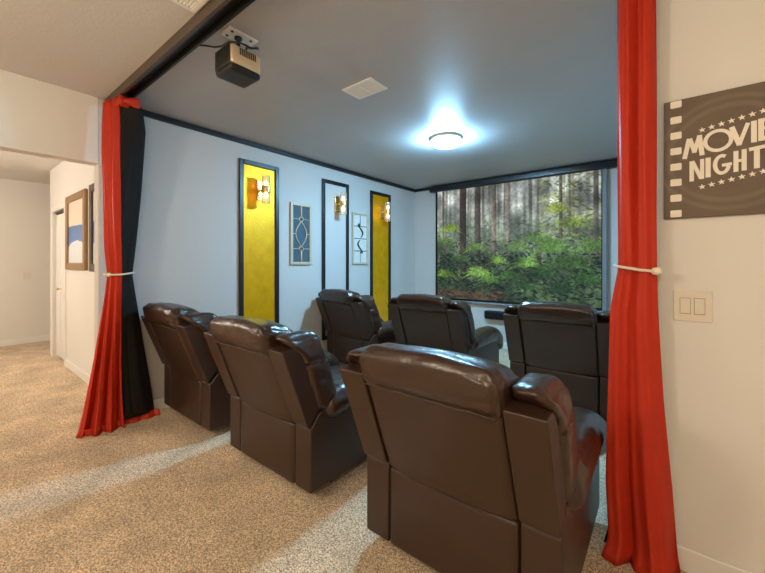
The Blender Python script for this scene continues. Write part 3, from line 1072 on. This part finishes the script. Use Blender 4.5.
# first row: M O V I E
letter(lambda bm: (stroke(bm, L(0.072, 1.826), L(0.088, 1.912), S), stroke(bm, L(0.090, 1.912), L(0.106, 1.848), S * 0.9), stroke(bm, L(0.104, 1.848), L(0.122, 1.920), S * 0.9), stroke(bm, L(0.121, 1.920), L(0.130, 1.832), S)))
letter(lambda bm: arc(bm, L(0.180, 1.885), 0.047, 0.048, 0, 360, 0.0135, 40))
letter(lambda bm: (stroke(bm, L(0.221, 1.932), L(0.245, 1.852), S), stroke(bm, L(0.243, 1.852), L(0.269, 1.938), S * 0.8)))
letter(lambda bm: stroke(bm, L(0.286, 1.855), L(0.286, 1.942), S))
letter(lambda bm: (stroke(bm, L(0.306, 1.857), L(0.306, 1.946), S), stroke(bm, L(0.306, 1.938), L(0.340, 1.944), S * 0.85), stroke(bm, L(0.306, 1.906), L(0.334, 1.910), S * 0.7), stroke(bm, L(0.306, 1.865), L(0.340, 1.869), S * 0.85)))
# second row: N I G H T
letter(lambda bm: (stroke(bm, L(0.096, 1.724), L(0.096, 1.812), S * 0.9), stroke(bm, L(0.098, 1.812), L(0.127, 1.732), S * 0.8), stroke(bm, L(0.130, 1.730), L(0.130, 1.816), S * 0.8)))
letter(lambda bm: stroke(bm, L(0.149, 1.734), L(0.149, 1.818), S))
letter(lambda bm: (arc(bm, L(0.192, 1.782), 0.028, 0.043, 60, 345, 0.0135, 28), stroke(bm, L(0.192, 1.778), L(0.222, 1.780), S * 0.75)))
letter(lambda bm: (stroke(bm, L(0.234, 1.744), L(0.234, 1.830), S * 0.9), stroke(bm, L(0.258, 1.746), L(0.258, 1.833), S * 0.9), stroke(bm, L(0.234, 1.788), L(0.258, 1.790), S * 0.7)))
letter(lambda bm: (stroke(bm, L(0.272, 1.828), L(0.320, 1.834), S * 0.85), stroke(bm, L(0.294, 1.749), L(0.294, 1.832), S)))
for r0, r1 in ((1.941, 1.976), (1.696, 1.734)):
    for i in range(7):
        f = i / 6
        c = L(0.124 + 0.182 * f + 0.006, r0 + (r1 - r0) * f)
        poly = []
        for k in range(10):
            rr = 0.0125 if k % 2 == 0 else 0.0052
            a = PI / 2 + k * PI / 5 + 0.1
            poly.append((c[0] + rr * math.cos(a), c[1] + rr * math.sin(a)))
        bm = bmesh.new()
        add_prism(bm, poly, 'y', YF - 0.001, YF)
        obj('star', bm, 'ivory', t)

# ------------------------------------------------------------------ switches
t = thing('light_switch', 'almond double rocker light switch on the wall under the film sign', 'light switch', (0.100, YS, 1.178))
obj('plate', bx((-0.065, 0.065, -0.007, -0.0005, -0.068, 0.068)), 'switch', t, bevel=0.004, segs=3)
M['switch_gap'] = mat('switch seam', (0.36, 0.31, 0.25), 0.5)
for x in (-0.025, 0.023):
    obj('rocker_gap', bx((x - 0.0185, x + 0.0185, -0.0076, -0.0068, -0.036, 0.036)), 'switch_gap', t)
    bm = bmesh.new()
    add_prism(bm, [(-0.0074, -0.0335), (-0.0120, -0.0325), (-0.0090, 0.0335), (-0.0074, 0.0335)], 'x', x - 0.0165, x + 0.0165)
    obj('rocker', bm, 'switch', t, bevel=0.0008)
t = thing('light_switch', 'small white light switch on the far hallway wall', 'light switch', (XF, 1.00, 1.15))
obj('plate', bx((0.0005, 0.007, -0.045, 0.045, -0.065, 0.065)), 'switch', t, bevel=0.003)
obj('rocker', bx((0.007, 0.011, -0.016, 0.016, -0.03, 0.03)), 'switch', t, bevel=0.002)


# ------------------------------------------------------------------ hallway pictures
def print_mat():
    m, nt, b = new_mat('cloud and sky print')
    b.inputs['Roughness'].default_value = 0.35
    tc = nt.nodes.new('ShaderNodeTexCoord')
    sx = nt.nodes.new('ShaderNodeSeparateXYZ')
    nt.links.new(tc.outputs['Object'], sx.inputs['Vector'])
    def math_node(op, a, b_):
        n = nt.nodes.new('ShaderNodeMath')
        n.operation = op
        for k, v in enumerate((a, b_)):
            if isinstance(v, (int, float)):
                n.inputs[k].default_value = v
            else:
                nt.links.new(v, n.inputs[k])
        return n.outputs[0]

    def mix(fac, a, b_):
        n = nt.nodes.new('ShaderNodeMix')
        n.data_type = 'RGBA'
        nt.links.new(fac, n.inputs['Factor'])
        for k, v in ((6, a), (7, b_)):
            if isinstance(v, tuple):
                n.inputs[k].default_value = v
            else:
                nt.links.new(v, n.inputs[k])
        return n.outputs[2]
    no = nt.nodes.new('ShaderNodeTexNoise')
    no.inputs['Scale'].default_value = 6
    nt.links.new(tc.outputs['Object'], no.inputs['Vector'])
    wob = math_node('MULTIPLY', no.outputs['Fac'], 0.05)
    z = math_node('ADD', sx.outputs['Z'], wob)
    x2 = math_node('MULTIPLY', sx.outputs['X'], sx.outputs['X'])
    arch = math_node('ADD', math_node('MULTIPLY', x2, 0.5), z)
    grad = math_node('MULTIPLY', math_node('ADD', sx.outputs['Z'], 0.2), 2.5)
    blue = mix(grad, (0.10, 0.26, 0.60, 1), (0.06, 0.12, 0.36, 1))
    upper = mix(math_node('GREATER_THAN', z, 0.10), blue, (0.76, 0.66, 0.54, 1))
    col = mix(math_node('LESS_THAN', arch, -0.08), upper, (0.72, 0.78, 0.84, 1))
    nt.links.new(col, b.inputs['Base Color'])
    return m


M['print'] = print_mat()
for k, (x0, x1, fm, lab) in enumerate(((-6.07, -5.13, 'wood_gold', 'brown wood framed picture of blue sky and white cloud in the hallway'),
                                       (-4.95, -4.05, 'dark_wood', 'dark framed hallway picture half hidden by the wall edge and left curtain'))):
    z0, z1 = (1.28, 2.21) if k == 0 else (1.27, 2.22)
    t = thing('picture', lab, 'picture', ((x0 + x1) / 2, YP, (z0 + z1) / 2))
    w, h = (x1 - x0) / 2, (z1 - z0) / 2
    b = 0.085
    obj('frame', bx((-w, -w + b, -0.035, -0.001, -h, h), (w - b, w, -0.035, -0.001, -h, h), (-w + b, w - b, -0.035, -0.001, h - b, h), (-w + b, w - b, -0.035, -0.001, -h, -h + b)), fm, t, bevel=0.012, segs=3)
    obj('print', bx((-w + b, w - b, -0.012, -0.001, -h + b, h - b)), 'print', t)


# ------------------------------------------------------------------ unseen globe lights added to brighten lobby, ceilings and hallway
def globe(x, y, z, r, strength, col, lab):
    t = thing('added_globe_light', lab, 'added light', (x, y, H), 0, 'globe lights added out of view')
    bm = bmesh.new()
    add_lathe(bm, [(0.06, -0.0005), (0.06, -0.02), (0.012, -0.03), (0.008, -(H - z) + r - 0.02), (0.04, -(H - z) + r - 0.015), (0.04, -(H - z) + r + 0.0)], (0, 0, 0), 'z', 24)
    obj('stem', bm, 'brass', t, smooth=True)
    bm = bmesh.new()
    bmesh.ops.create_uvsphere(bm, u_segments=32, v_segments=16, radius=r, matrix=Matrix.Translation((0, 0, z - H)))
    obj('globe', bm, emit_mat('added warm globe glow', col, strength), t, smooth=True)


globe(0.25, -0.5, 2.15, 0.16, 46, WARM, 'added unseen warm globe light nearest the film sign')
globe(-1.7, -1.2, 2.15, 0.16, 76, WARM, 'added unseen warm globe light in the middle of the lobby')
globe(1.0, -2.8, 2.15, 0.16, 42, WARM, 'added unseen warm globe light at the rear of the lobby')
globe(-6.0, -1.2, 2.15, 0.16, 135, (1.0, 0.88, 0.74), 'added unseen warm globe light brightening the hallway')

w = bpy.data.worlds.new('world')
SC.world = w
w.use_nodes = True
w.node_tree.nodes['Background'].inputs['Color'].default_value = (0.5, 0.45, 0.4, 1)
w.node_tree.nodes['Background'].inputs['Strength'].default_value = 0.05

# ------------------------------------------------------------------ camera
cam = bpy.data.cameras.new('camera')
cam.sensor_width = 36
cam.lens = 356 / 765 * 36
cam.shift_y = -24 / 765
cam.clip_start = 0.02
co = bpy.data.objects.new('camera', cam)
co.location = (0, 0, 1.37)
co.rotation_euler = (PI / 2, 0, math.radians(38.3))
COL.objects.link(co)
SC.camera = co
SC.cycles.max_bounces = 10
SC.cycles.diffuse_bounces = 6
SC.cycles.sample_clamp_indirect = 6
